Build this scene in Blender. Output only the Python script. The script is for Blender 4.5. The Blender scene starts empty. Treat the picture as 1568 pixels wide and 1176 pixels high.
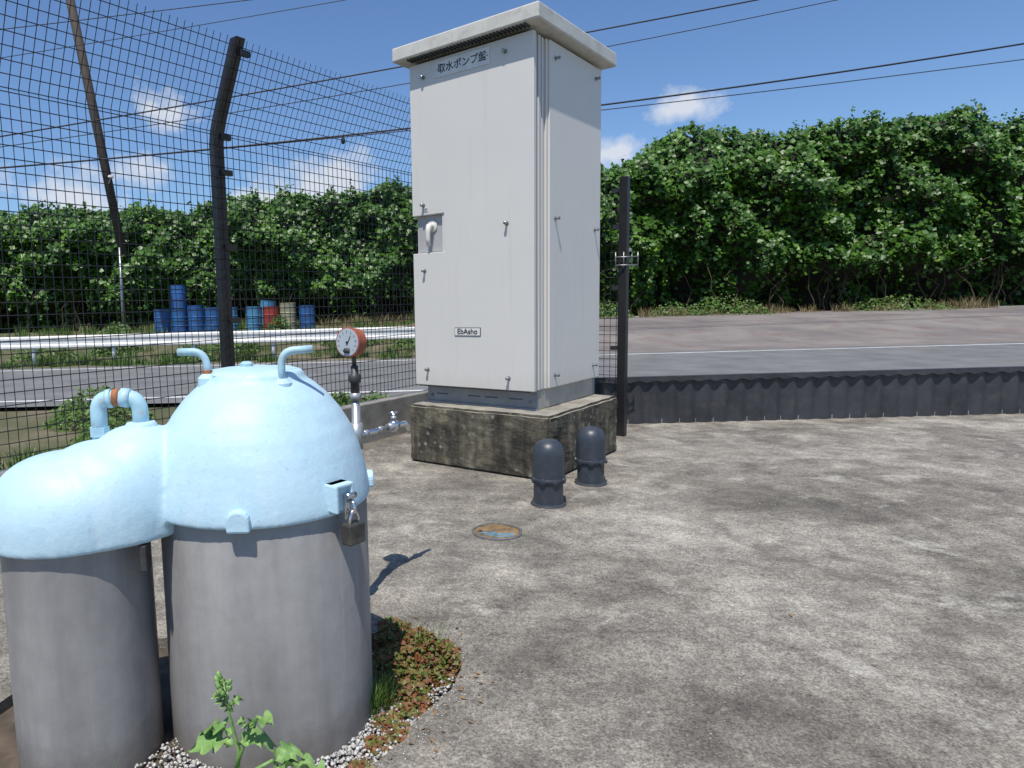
import bpy, bmesh, math, random
import numpy as np
from mathutils import Vector, Matrix, noise
random.seed(7); rng=np.random.default_rng(7)
scene=bpy.context.scene
COL=scene.collection
rad=math.radians

# ------------------------------------------------------------ materials
def nmat(name):
    m=bpy.data.materials.new(name); m.use_nodes=True
    nt=m.node_tree; b=nt.nodes['Principled BSDF']
    return m,nt,b
def N(nt,t,**k):
    n=nt.nodes.new(t)
    for a,v in k.items(): setattr(n,a,v)
    return n
def noise_n(nt,vec,scale,detail=6,rough=.6,dist=0):
    n=N(nt,'ShaderNodeTexNoise'); n.inputs['Scale'].default_value=scale
    n.inputs['Detail'].default_value=detail; n.inputs['Roughness'].default_value=rough
    n.inputs['Distortion'].default_value=dist
    nt.links.new(vec,n.inputs['Vector']); return n.outputs['Fac']
def ramp(nt,fac,stops):
    r=N(nt,'ShaderNodeValToRGB'); e=r.color_ramp.elements
    while len(e)<len(stops): e.new(.5)
    for i,(p,c) in enumerate(stops):
        e[i].position=p; e[i].color=(*c,1) if len(c)==3 else c
    nt.links.new(fac,r.inputs['Fac']); return r.outputs['Color']
def mix(nt,fac,a,b,mode='MIX'):
    m=N(nt,'ShaderNodeMix',data_type='RGBA',blend_type=mode)
    for s,v in ((0,fac),(6,a),(7,b)):
        if hasattr(v,'is_output'): nt.links.new(v,m.inputs[s])
        elif s==0: m.inputs[0].default_value=v
        else: m.inputs[s].default_value=(*v,1)
    return m.outputs[2]
def coord(nt,kind='Object',scale=None):
    c=N(nt,'ShaderNodeTexCoord').outputs[kind]
    if scale:
        mp=N(nt,'ShaderNodeMapping'); mp.inputs['Scale'].default_value=scale
        nt.links.new(c,mp.inputs['Vector']); c=mp.outputs['Vector']
    return c
def bump(nt,b,h,strength=.3,dist=.01):
    n=N(nt,'ShaderNodeBump'); n.inputs['Strength'].default_value=strength; n.inputs['Distance'].default_value=dist
    nt.links.new(h,n.inputs['Height']); nt.links.new(n.outputs['Normal'],b.inputs['Normal'])
G=(0,0,0);W=(1,1,1)
def simple(name,c1,c2=None,scale=8,rough=.5,metal=0,bs=.15,bscale=60,dirt=None,bd=.003,stretch=None):
    m,nt,b=nmat(name); v=coord(nt,scale=stretch)
    c2=c2 or tuple(x*.8 for x in c1)
    f=noise_n(nt,v,scale)
    col=ramp(nt,f,[(.35,c2),(.65,c1)])
    if dirt:
        f2=noise_n(nt,v,scale*2.7,8,.7)
        col=mix(nt,ramp(nt,f2,[(.5,G),(.75,(dirt[3],)*3)]),col,dirt[:3])
    nt.links.new(col,b.inputs['Base Color'])
    b.inputs['Roughness'].default_value=rough; b.inputs['Metallic'].default_value=metal
    if bs: bump(nt,b,noise_n(nt,coord(nt),bscale,4),bs,bd)
    return m
def leafmat(name,cols,rough=.5,trans=.25):
    m,nt,b=nmat(name); g=N(nt,'ShaderNodeNewGeometry')
    st=[(i/(max(1,len(cols)-1)),c) for i,c in enumerate(cols)]
    c=ramp(nt,g.outputs['Random Per Island'],st)
    nt.links.new(c,b.inputs['Base Color']); b.inputs['Roughness'].default_value=rough
    if trans>0:
        t=N(nt,'ShaderNodeBsdfTranslucent'); nt.links.new(c,t.inputs['Color'])
        ms=N(nt,'ShaderNodeMixShader'); ms.inputs[0].default_value=trans
        nt.links.new(b.outputs[0],ms.inputs[1]); nt.links.new(t.outputs[0],ms.inputs[2])
        nt.links.new(ms.outputs[0],nt.nodes['Material Output'].inputs['Surface'])
    return m

def slab_mat():
    m,nt,b=nmat('concrete_slab_mat'); v=coord(nt)
    big=noise_n(nt,v,.8,8,.66,.6)
    col=ramp(nt,big,[(.32,(.13,.117,.098)),(.45,(.21,.19,.162)),(.57,(.30,.275,.237)),(.72,(.42,.39,.34))])
    med=noise_n(nt,v,4.2,9,.75,.2)
    col=mix(nt,.9,col,ramp(nt,med,[(.34,(.45,.44,.43)),(.5,(.88,.88,.87)),(.66,(1.32,1.31,1.26))]),'MULTIPLY')
    fine=noise_n(nt,v,110,3,.75)
    col=mix(nt,.9,col,ramp(nt,fine,[(.32,(.35,.35,.35)),(.5,(.95,.95,.95)),(.66,(1.55,1.53,1.5))]),'MULTIPLY')
    f2=noise_n(nt,v,38,4,.7)
    col=mix(nt,.7,col,ramp(nt,f2,[(.35,(.6,.6,.6)),(.5,(1,1,1)),(.65,(1.25,1.25,1.22))]),'MULTIPLY')
    vo=N(nt,'ShaderNodeTexVoronoi'); vo.inputs['Scale'].default_value=34; nt.links.new(v,vo.inputs['Vector'])
    col=mix(nt,ramp(nt,vo.outputs['Distance'],[(.03,(.6,.6,.6)),(.15,G)]),col,(.44,.42,.38))
    pale=noise_n(nt,v,1.9,9,.76,.4)
    col=mix(nt,ramp(nt,pale,[(.55,G),(.66,(.8,.8,.8))]),col,mix(nt,ramp(nt,fine,[(.4,G),(.6,W)]),(.31,.29,.25),(.56,.53,.46)))
    st=noise_n(nt,coord(nt,scale=(1,1.6,1)),1.4,8,.72,.7)
    col=mix(nt,ramp(nt,st,[(.54,G),(.68,(.72,.72,.72))]),col,(.095,.083,.07))
    sp=noise_n(nt,v,17,6,.8,.5)
    col=mix(nt,ramp(nt,sp,[(.62,G),(.68,(.65,.65,.65))]),col,(.06,.054,.045))
    nt.links.new(col,b.inputs['Base Color']); b.inputs['Roughness'].default_value=.9
    bump(nt,b,fine,.7,.006); return m
def plinth_mat():
    m,nt,b=nmat('mossy_concrete_mat'); v=coord(nt)
    f=noise_n(nt,v,4.5,9,.74,.3)
    col=ramp(nt,f,[(.33,(.018,.017,.014)),(.45,(.055,.05,.04)),(.56,(.115,.105,.08)),(.70,(.24,.22,.175))])
    streak=noise_n(nt,coord(nt,scale=(11,11,1.0)),1.0,6,.65)
    col=mix(nt,.8,col,ramp(nt,streak,[(.35,(.35,.35,.34)),(.62,(1.4,1.35,1.2))]),'MULTIPLY')
    sp=N(nt,'ShaderNodeTexVoronoi'); sp.inputs['Scale'].default_value=14; nt.links.new(v,sp.inputs['Vector'])
    msk=mix(nt,1,ramp(nt,sp.outputs['Distance'],[(.12,(1,1,1)),(.3,G)]),ramp(nt,noise_n(nt,v,3,3),[(.5,G),(.58,(.8,.8,.8))]),'MULTIPLY')
    col=mix(nt,msk,col,(.30,.30,.25))
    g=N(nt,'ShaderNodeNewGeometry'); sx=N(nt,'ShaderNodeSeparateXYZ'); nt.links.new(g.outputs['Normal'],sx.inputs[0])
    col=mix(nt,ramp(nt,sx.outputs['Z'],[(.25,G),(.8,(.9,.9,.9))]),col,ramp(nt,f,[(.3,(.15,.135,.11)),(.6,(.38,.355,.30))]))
    nt.links.new(col,b.inputs['Base Color']); b.inputs['Roughness'].default_value=.93
    bump(nt,b,noise_n(nt,v,55,6,.7),.8,.012); return m

M={}
M['slab']=slab_mat(); M['plinth']=plinth_mat()
def cab_mat(name,c1,c2):
    m,nt,b=nmat(name); v=coord(nt)
    col=ramp(nt,noise_n(nt,v,1.4,4),[(.3,c2),(.7,c1)])
    stk=noise_n(nt,coord(nt,scale=(10,10,.5)),1.3,7,.7)
    col=mix(nt,ramp(nt,stk,[(.56,G),(.8,(.35,.35,.35))]),col,(.44,.41,.34))
    so=N(nt,'ShaderNodeSeparateXYZ'); nt.links.new(v,so.inputs[0])
    mu=N(nt,'ShaderNodeMath',operation='MULTIPLY_ADD'); nt.links.new(stk,mu.inputs[0]); mu.inputs[1].default_value=.35; nt.links.new(so.outputs['Z'],mu.inputs[2])
    col=mix(nt,ramp(nt,mu.outputs[0],[(.12,(.3,.3,.3)),(.32,G)]),col,(.36,.33,.27))
    nt.links.new(col,b.inputs['Base Color']); b.inputs['Roughness'].default_value=.48
    bump(nt,b,noise_n(nt,v,3,2),.06,.02); return m
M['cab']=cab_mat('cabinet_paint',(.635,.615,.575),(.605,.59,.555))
M['cab2']=cab_mat('cabinet_paint_sunlit',(.69,.665,.61),(.66,.635,.585))  # same cabinet paint, lightened and warmed to carry sunlight on the side
M['cabdark']=simple('cabinet_recess_shade',(.42,.42,.42),(.36,.36,.36),3,.5)  # cabinet paint darkened, so the recess shade sits in the colour
M['roof']=simple('cabinet_roof_paint',(.60,.59,.54),(.52,.505,.455),5,.55,0,.1,60,(.25,.23,.19,.5))
M['chan']=simple('channel_base_paint',(.27,.285,.30),(.2,.21,.22),6,.5,0,.1,60,(.33,.28,.2,.5))
M['chan2']=simple('channel_side_pale',(.44,.41,.35),(.33,.31,.27),6,.6)  # paler and warmer tone than the front channel
M['gasket']=simple('rubber_seal',(.045,.047,.052),None,5,.6)
M['white']=simple('white_plate',(.72,.72,.70),(.62,.62,.6),10,.35)
M['ink']=simple('black_ink',(.03,.03,.03),None,5,.5,bs=0)
M['knob']=simple('galvanised_stud',(.33,.34,.34),(.22,.22,.22),20,.35,.7)
M['bluepipe']=simple('pale_blue_pipe',(.43,.65,.74),(.34,.53,.62),14,.5,0,.2,60,(.42,.20,.09,.5))
M['rust']=simple('rust',(.42,.16,.06),(.2,.08,.04),30,.8,0,.4,90)
M['steel']=simple('galvanised_pipe',(.48,.49,.50),(.33,.34,.35),18,.38,.55,.15,60,(.2,.17,.14,.5))
M['chrome']=simple('chrome',(.7,.7,.7),(.55,.55,.55),18,.22,.95,.05)
M['darkfit']=simple('dark_fitting',(.08,.08,.08),(.04,.04,.04),20,.5,.3)
M['black']=simple('dark_brown_coating',(.022,.021,.022),(.013,.013,.014),6,.42,0,.05)
M['wire']=simple('mesh_coating',(.014,.015,.019),None,6,.5,0,0)
M['gaugeface']=simple('gauge_glass_reflection',(.42,.46,.50),(.36,.40,.44),6,.15,0,0)  # reflection in the glass is put into this pale grey-blue
M['gaugebody']=simple('orange_gauge_case',(.40,.10,.045),(.22,.06,.035),16,.5,0,.1)
M['brass']=simple('old_brass',(.13,.12,.10),(.07,.066,.06),20,.45,.6,.2)
M['pvc']=simple('dark_grey_pvc',(.040,.050,.066),(.03,.038,.05),9,.42,0,.08,60,(.10,.105,.11,.35))
M['curb']=simple('curb_concrete',(.30,.29,.26),(.17,.165,.15),3,.9,0,.5,60,(.08,.08,.065,.7),.006)
M['asph']=simple('asphalt',(.18,.178,.175),(.125,.125,.125),1.2,.9,0,.4,60)
M['lot']=simple('lot_asphalt',(.23,.205,.185),(.14,.125,.12),.5,.9,0,.4,30,(.16,.09,.075,.85))
M['line']=simple('road_paint',(.7,.7,.68),(.5,.5,.49),5,.7)
M['rail']=simple('guard_rail_paint',(.78,.78,.76),(.68,.68,.66),2,.4,0,0,30,(.35,.30,.24,.5))
M['blue']=simple('blue_drum',(.02,.12,.34),(.02,.08,.22),3,.45,0,.1,40,(.12,.05,.03,.5))
M['lblue']=simple('light_blue_drum',(.08,.28,.45),(.04,.16,.3),3,.5,0,.1,40,(.12,.05,.03,.6))
M['red']=simple('red_drum',(.36,.05,.035),(.22,.03,.02),3,.5,0,.1,40,(.1,.04,.03,.5))
M['tan']=simple('tan_drum',(.36,.34,.22),(.25,.24,.16),3,.5,0,.1,40,(.12,.06,.03,.6))
M['lowwall']=simple('dark_sheet_metal',(.042,.044,.052),(.024,.026,.031),3,.55,0,.2,30,(.09,.085,.075,.5))
M['cable']=simple('cable_sheath',(.02,.02,.025),None,5,.6,0,0)
M['pole']=simple('weathered_pole',(.06,.045,.035),(.035,.028,.022),4,.8)
M['gravel']=leafmat('white_gravel_mat',[(.30,.29,.28),(.5,.49,.47),(.38,.36,.35),(.62,.61,.59),(.25,.235,.22)],.85,0)
M['soil']=simple('soil',(.12,.09,.065),(.05,.04,.03),9,.95,0,.9,40)
M['weed']=leafmat('clover_weed_leaf',[(.27,.045,.03),(.08,.14,.02),(.30,.09,.045),(.11,.20,.03),(.20,.05,.03),(.17,.21,.05),(.24,.06,.035)],.55)
M['grass']=leafmat('grass_leaf',[(.07,.15,.03),(.12,.2,.04),(.09,.17,.03)],.5,.3)
M['drygrass']=leafmat('dry_grass_leaf',[(.25,.18,.09),(.16,.15,.06),(.3,.22,.12)],.6,.3)
M['litter']=leafmat('dead_leaf',[(.16,.09,.04),(.28,.18,.08),(.10,.06,.03)],.8,0)
M['bigweed']=simple('broad_leaf',(.22,.36,.11),(.12,.24,.06),14,.5,0,.5,60,(.32,.42,.18,.4),.006)
def vine_mat():
    m,nt,b=nmat('vine_leaf'); g=N(nt,'ShaderNodeNewGeometry')
    c=ramp(nt,g.outputs['Random Per Island'],[(0,(.03,.085,.008)),(.25,(.065,.165,.014)),(.5,(.045,.12,.010)),(.75,(.10,.225,.018)),(1,(.028,.075,.008))])
    big=noise_n(nt,coord(nt),.55,5,.6)
    c=mix(nt,1,c,ramp(nt,big,[(.35,(.55,.62,.6)),(.55,(1,1,1)),(.7,(1.3,1.15,.9))]),'MULTIPLY')
    nt.links.new(c,b.inputs['Base Color']); b.inputs['Roughness'].default_value=.45
    t=N(nt,'ShaderNodeBsdfTranslucent'); nt.links.new(c,t.inputs['Color'])
    ms=N(nt,'ShaderNodeMixShader'); ms.inputs[0].default_value=.2
    nt.links.new(b.outputs[0],ms.inputs[1]); nt.links.new(t.outputs[0],ms.inputs[2])
    nt.links.new(ms.outputs[0],nt.nodes['Material Output'].inputs['Surface']); return m
M['vine']=vine_mat()
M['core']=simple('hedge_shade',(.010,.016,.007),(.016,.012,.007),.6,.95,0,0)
M['stem']=simple('stem_bark',(.08,.055,.03),(.04,.03,.018),4,.9,0,.3)
def dome_mat():
    m,nt,b=nmat('pale_blue_frp'); v=coord(nt)
    col=ramp(nt,noise_n(nt,v,3,5),[(.35,(.43,.62,.725)),(.65,(.49,.675,.775))])
    col=mix(nt,ramp(nt,noise_n(nt,coord(nt,scale=(14,14,1.2)),1,6,.65),[(.5,G),(.72,(.45,.45,.45))]),col,(.58,.71,.76))
    col=mix(nt,ramp(nt,noise_n(nt,v,45,4,.7),[(.6,G),(.70,(.45,.45,.45))]),col,(.33,.43,.48))
    col=mix(nt,ramp(nt,noise_n(nt,coord(nt,scale=(22,22,2.0)),1,7,.7),[(.6,G),(.78,(.4,.4,.4))]),col,(.34,.40,.40))
    nt.links.new(col,b.inputs['Base Color']); b.inputs['Roughness'].default_value=.5
    b.inputs['Specular IOR Level'].default_value=.4
    bump(nt,b,noise_n(nt,v,24,5,.6),.4,.006); return m
M['dome']=dome_mat()
def tank_mat():
    m,nt,b=nmat('grey_frp_casing')
    f=noise_n(nt,coord(nt,scale=(5,5,.6)),1.3,6,.6)
    col=ramp(nt,f,[(.3,(.205,.198,.198)),(.5,(.255,.247,.245)),(.7,(.31,.302,.296))])
    f2=noise_n(nt,coord(nt,scale=(16,16,.5)),1.5,6,.7)
    col=mix(nt,ramp(nt,f2,[(.58,G),(.75,(.5,.5,.5))]),col,(.38,.37,.36))
    f3=noise_n(nt,coord(nt),14,8,.7)
    col=mix(nt,.5,col,ramp(nt,f3,[(.35,(.8,.8,.8)),(.65,(1.12,1.12,1.1))]),'MULTIPLY')
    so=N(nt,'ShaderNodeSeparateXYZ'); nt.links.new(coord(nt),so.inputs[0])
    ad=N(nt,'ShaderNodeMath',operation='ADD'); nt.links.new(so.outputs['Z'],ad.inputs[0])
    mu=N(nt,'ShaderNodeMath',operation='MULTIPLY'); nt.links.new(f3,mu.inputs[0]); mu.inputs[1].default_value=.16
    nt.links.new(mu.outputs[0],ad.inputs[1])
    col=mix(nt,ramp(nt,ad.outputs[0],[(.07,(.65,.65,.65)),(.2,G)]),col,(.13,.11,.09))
    nt.links.new(col,b.inputs['Base Color']); b.inputs['Roughness'].default_value=.42
    bump(nt,b,noise_n(nt,coord(nt),30,4),.12,.004); return m
M['tank']=tank_mat()

# ------------------------------------------------------------ geometry helpers
def obj(name,verts,faces,mat=None,parent=None,smooth=False,bevel=0):
    me=bpy.data.meshes.new(name); me.from_pydata([tuple(v) for v in verts],[],faces); me.update()
    if smooth:
        me.polygons.foreach_set('use_smooth',[True]*len(me.polygons))
    o=bpy.data.objects.new(name,me); COL.objects.link(o)
    if mat: me.materials.append(M[mat])
    if parent: o.parent=parent
    if bevel:
        b=o.modifiers.new('bevel','BEVEL'); b.width=bevel; b.segments=2; b.limit_method='ANGLE'; b.angle_limit=rad(40)
    return o
def empty(name,loc=(0,0,0),rz=0):
    e=bpy.data.objects.new(name,None); e.location=loc; e.rotation_euler=(0,0,rz); e.empty_display_size=.1
    COL.objects.link(e); return e
def box(name,x0,x1,y0,y1,z0,z1,mat,parent=None,bevel=0):
    v=[(x,y,z) for z in (z0,z1) for y in (y0,y1) for x in (x0,x1)]
    f=[(0,2,3,1),(4,5,7,6),(0,1,5,4),(2,6,7,3),(0,4,6,2),(1,3,7,5)]
    return obj(name,v,f,mat,parent,False,bevel)
def tube_data(pts,r,seg=10,caps=True):
    pts=[Vector(p) for p in pts]; n=len(pts)
    rs=r if isinstance(r,(list,tuple)) else [r]*n
    V=[];F=[]; prev=None
    for i,p in enumerate(pts):
        t=(pts[min(i+1,n-1)]-pts[max(i-1,0)]).normalized()
        if prev is None:
            a=Vector((0,0,1)) if abs(t.z)<.9 else Vector((1,0,0)); u=t.cross(a).normalized()
        else: u=(prev-t*prev.dot(t)).normalized()
        prev=u; w=t.cross(u)
        for k in range(seg):
            a=2*math.pi*k/seg; V.append(p+(u*math.cos(a)+w*math.sin(a))*rs[i])
    for i in range(n-1):
        for k in range(seg):
            F.append((i*seg+k,i*seg+(k+1)%seg,(i+1)*seg+(k+1)%seg,(i+1)*seg+k))
    if caps:
        F.append(tuple(range(seg))[::-1]); F.append(tuple((n-1)*seg+k for k in range(seg)))
    return V,F
def tube(name,pts,r,mat,parent=None,seg=12):
    V,F=tube_data(pts,r,seg); o=obj(name,V,F,mat,parent,True)
    o.data.polygons.foreach_set('use_smooth',[len(p.vertices)==4 for p in o.data.polygons]); return o
def lathe_data(prof,c=(0,0,0),seg=48,axis=None):
    V=[];F=[]
    c=Vector(c)
    if axis: q=Vector((0,0,1)).rotation_difference(Vector(axis).normalized())
    for r,z in prof:
        for k in range(seg):
            a=2*math.pi*k/seg; p=Vector((r*math.cos(a),r*math.sin(a),z))
            if axis: p=q@p
            V.append(c+p)
    n=len(prof)
    for i in range(n-1):
        for k in range(seg):
            F.append((i*seg+k,i*seg+(k+1)%seg,(i+1)*seg+(k+1)%seg,(i+1)*seg+k))
    F.append(tuple(range(seg))[::-1]); F.append(tuple((n-1)*seg+k for k in range(seg)))
    return V,F
def lathe(name,prof,c,mat,parent=None,seg=48,axis=None,smooth=True):
    V,F=lathe_data(prof,c,seg,axis); o=obj(name,V,F,mat,parent,False)
    if smooth:
        o.data.polygons.foreach_set('use_smooth',[True]*len(o.data.polygons))
        e=o.modifiers.new('es','EDGE_SPLIT'); e.split_angle=rad(38)
    return o
def arc_pts(p0,p1,p2,n=6):
    p0,p1,p2=map(Vector,(p0,p1,p2)); return [(p0*(1-t)**2+p1*2*t*(1-t)+p2*t*t) for t in [i/n for i in range(n+1)]]
def join_data(lst):
    V=[];F=[]
    for v,f in lst:
        o=len(V); V+=list(v); F+=[tuple(i+o for i in q) for q in f]
    return V,F
def fast_mesh(name,V,F4,mat,parent=None):
    me=bpy.data.meshes.new(name); k=F4.shape[1]
    me.vertices.add(len(V)); me.vertices.foreach_set('co',V.astype(np.float32).ravel())
    me.loops.add(F4.size); me.loops.foreach_set('vertex_index',F4.astype(np.int32).ravel())
    me.polygons.add(len(F4)); me.polygons.foreach_set('loop_start',np.arange(0,F4.size,k,dtype=np.int32))
    me.polygons.foreach_set('loop_total',np.full(len(F4),k,dtype=np.int32))
    me.update(calc_edges=True); me.validate()
    me.materials.append(M[mat]); o=bpy.data.objects.new(name,me); COL.objects.link(o)
    if parent: o.parent=parent
    return o
def leaves(name,P,Nrm,size,mat,aspect=.8,fold=.15,parent=None):
    n=len(P); Nrm=Nrm/np.linalg.norm(Nrm,axis=1)[:,None]
    R=rng.normal(size=(n,3)); T=R-Nrm*(R*Nrm).sum(1)[:,None]; T/=np.linalg.norm(T,axis=1)[:,None]
    B=np.cross(Nrm,T); s=size[:,None] if hasattr(size,'shape') else size
    a=P-T*s*.5; b=P+T*s*.5; c=P-T*s*.12+B*s*.5*aspect+Nrm*s*fold; d=P-T*s*.12-B*s*.5*aspect+Nrm*s*fold
    V=np.stack([a,c,b,d],1).reshape(-1,3); i=np.arange(n)*4
    F=np.concatenate([np.stack([i,i+2,i+1],1),np.stack([i,i+3,i+2],1)])
    return fast_mesh(name,V,F,mat,parent)
def blades(name,P,h,w,mat,lean=.5,parent=None):
    n=len(P); ang=rng.uniform(0,2*np.pi,n); D=np.stack([np.cos(ang),np.sin(ang),np.zeros(n)],1)
    S=np.stack([-np.sin(ang),np.cos(ang),np.zeros(n)],1); L=rng.uniform(.1,lean,n)[:,None]*h[:,None]
    Z=np.array([[0,0,1.]])
    b0=P-S*w; b1=P+S*w; m0=P+Z*h[:,None]*.6+D*L*.4-S*w*.8; m1=P+Z*h[:,None]*.6+D*L*.4+S*w*.8; t=P+Z*h[:,None]+D*L
    V=np.stack([b0,b1,m1,m0,t],1).reshape(-1,3); i=np.arange(n)*5
    F=np.concatenate([np.stack([i,i+1,i+2],1),np.stack([i,i+2,i+3],1),np.stack([i+3,i+2,i+4],1)])
    return fast_mesh(name,V,F,mat,parent)

# ------------------------------------------------------------ camera
p=math.atan(.1162); h=1.4
F_=Vector((0,math.cos(p),-math.sin(p))); U_=Vector((0,math.sin(p),math.cos(p))); X_=Vector((1,0,0))
right=(X_-.027*U_).normalized(); up=(U_+.027*X_).normalized()
cam=bpy.data.cameras.new('camera'); co=bpy.data.objects.new('camera',cam); COL.objects.link(co)
co.matrix_world=Matrix.Translation((0,0,h))@Matrix((right,up,-F_)).transposed().to_4x4()
cam.sensor_width=36; cam.sensor_fit='HORIZONTAL'; cam.lens=1050/1568*36; cam.shift_x=197/1568
cam.clip_start=.05; cam.clip_end=3000
scene.camera=co
scene.view_settings.view_transform='Standard'; scene.view_settings.look='None'; scene.view_settings.exposure=0

# ------------------------------------------------------------ light
el=rad(65); az=Vector((.32,.947)).normalized()
d=Vector((az.x*math.cos(el),az.y*math.cos(el),-math.sin(el)))
sl=bpy.data.lights.new('sun','SUN'); sl.energy=4.9; sl.angle=rad(.5); sl.color=(1,.955,.88)
so=bpy.data.objects.new('sun',sl); COL.objects.link(so); so.rotation_euler=d.to_track_quat('-Z','Y').to_euler(); so.location=(-5,-10,20)
w=bpy.data.worlds.new('World'); scene.world=w; w.use_nodes=True; nt=w.node_tree
bg=nt.nodes['Background']; bg.inputs['Strength'].default_value=.11
sky=N(nt,'ShaderNodeTexSky',sky_type='NISHITA'); sky.sun_disc=False; sky.sun_elevation=el
sky.sun_rotation=math.atan2(-az.x,-az.y)%(2*math.pi); sky.air_density=1; sky.dust_density=.4; sky.ozone_density=2.5
tc=N(nt,'ShaderNodeTexCoord').outputs['Generated']
nz=noise_n(nt,tc,11,9,.62)
masks=None
for (cx,cz,wx,wz) in [(-.072,.172,.10,.055),(-.30,.275,.06,.032),(-.35,.198,.08,.030),(-.44,.16,.08,.03),(.337,.205,.035,.025),(.42,.262,.05,.02),(.62,.17,.08,.025),(-.16,.15,.05,.02)]:
    vd=Vector((cx,1,cz)).normalized()
    s=N(nt,'ShaderNodeVectorMath',operation='SUBTRACT'); nt.links.new(tc,s.inputs[0]); s.inputs[1].default_value=vd
    mm=N(nt,'ShaderNodeVectorMath',operation='MULTIPLY'); nt.links.new(s.outputs[0],mm.inputs[0]); mm.inputs[1].default_value=(1/wx,1/wx,1/wz)
    ln=N(nt,'ShaderNodeVectorMath',operation='LENGTH'); nt.links.new(mm.outputs[0],ln.inputs[0])
    sb=N(nt,'ShaderNodeMath',operation='SUBTRACT'); sb.inputs[0].default_value=1; nt.links.new(ln.outputs['Value'],sb.inputs[1])
    if masks is None: masks=sb.outputs[0]
    else:
        mx=N(nt,'ShaderNodeMath',operation='MAXIMUM'); nt.links.new(masks,mx.inputs[0]); nt.links.new(sb.outputs[0],mx.inputs[1]); masks=mx.outputs[0]
a1=N(nt,'ShaderNodeMath',operation='MULTIPLY_ADD'); nt.links.new(nz,a1.inputs[0]); a1.inputs[1].default_value=4.2; a1.inputs[2].default_value=-2.1
a2=N(nt,'ShaderNodeMath',operation='ADD'); nt.links.new(masks,a2.inputs[0]); nt.links.new(a1.outputs[0],a2.inputs[1])
cm=ramp(nt,a2.outputs[0],[(.05,G),(.85,(.85,.85,.85))])
tint=mix(nt,1,sky.outputs[0],(.86,1.03,1.24),'MULTIPLY')
fin=mix(nt,cm,tint,(6.8,7.1,7.7))
nt.links.new(fin,bg.inputs['Color'])

# ------------------------------------------------------------ ground, road
rows=[-80,-10,0,4,8,12,16,19.3,20.5,22,24,26,28,40,80,200,700]
def gz(y):
    return float(np.interp(y,[19.3,20.5,22,24,26],[-.05,.02,.22,.48,.6]))
xs=[-500,-100,-40,-20,-10,-5,0,5,10,20,40,100,500]
V=[(x,y,gz(y)-.06*(y<19)) for y in rows for x in xs]
nx=len(xs); F=[(j*nx+i,j*nx+i+1,(j+1)*nx+i+1,(j+1)*nx+i) for j in range(len(rows)-1) for i in range(nx-1)]
m,nt2,b=nmat('earth_mat'); v=coord(nt2)
c=ramp(nt2,noise_n(nt2,v,.5,8,.7),[(.35,(.05,.075,.02)),(.5,(.11,.10,.05)),(.65,(.20,.165,.11))])
nt2.links.new(c,b.inputs['Base Color']); b.inputs['Roughness'].default_value=.95; bump(nt2,b,noise_n(nt2,v,12,6,.7),.6,.05); M['earth']=m
obj('ground',V,F,'earth')
obj('road',[(-300,10.6,-.04),(300,10.6,-.04),(300,18.1,-.04),(-300,18.1,-.04)],[(0,1,2,3)],'asph')
for y0 in (11.2,17.4):
    obj('road_marking',[(-300,y0,-.034),(300,y0,-.034),(300,y0+.15,-.034),(-300,y0+.15,-.034)],[(0,1,2,3)],'line')
ys=[18.1,19.3,20.5,22,24,26,30]
V=[];F=[]
for i,y in enumerate(ys):
    z=gz(y)+.012
    V+=[(4.6+(y-18)*.12,y,z),(60,y,z)]
for i in range(len(ys)-1): F.append((2*i,2*i+1,2*i+3,2*i+2))
obj('side_road',V,F,'lot')

Mx,My=-.418,2.31
def bed_r(a):
    a=(a+180)%360-180
    return float(np.interp(a,[-180,-150,-120,-90,-60,-43,-13,0,14,24,38,55,80,110,150,180],
                             [1.02,.9,.62,.52,.50,.50,.52,.60,.71,.745,.71,.6,.5,.5,.85,1.02]))
bed=[]
for k in range(180):
    a=k*2; r=bed_r(a)+.012*noise.noise((k*.25,0,0))+.006*noise.noise((k*.9,3,0)); bed.append((Mx+r*math.cos(rad(a)),My+r*math.sin(rad(a))))
Kc=(.888,8.156)
outer=[(-4.06,2.26),Kc,(1.62,7.54),(16,7.6),(16,-4),(-4.06,-4)]
cu=bpy.data.curves.new('slabc','CURVE'); cu.dimensions='2D'; cu.fill_mode='BOTH'; cu.extrude=.03
for loop in (outer,bed):
    sp=cu.splines.new('POLY'); sp.points.add(len(loop)-1); sp.use_cyclic_u=True
    for i,q in enumerate(loop): sp.points[i].co=(q[0],q[1],0,1)
tmp=bpy.data.objects.new('tmp',cu); COL.objects.link(tmp); bpy.context.view_layer.update()
me=bpy.data.meshes.new_from_object(tmp.evaluated_get(bpy.context.evaluated_depsgraph_get()))
bpy.data.objects.remove(tmp); me.materials.clear(); me.materials.append(M['slab'])
sb_=bpy.data.objects.new('concrete_pavement',me); sb_.location=(0,0,-.03); COL.objects.link(sb_)
obj('soil_bed',[(q[0]+(q[0]-Mx)*.06,q[1]+(q[1]-My)*.06,-.045) for q in bed],[tuple(range(180))],'soil')

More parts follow.
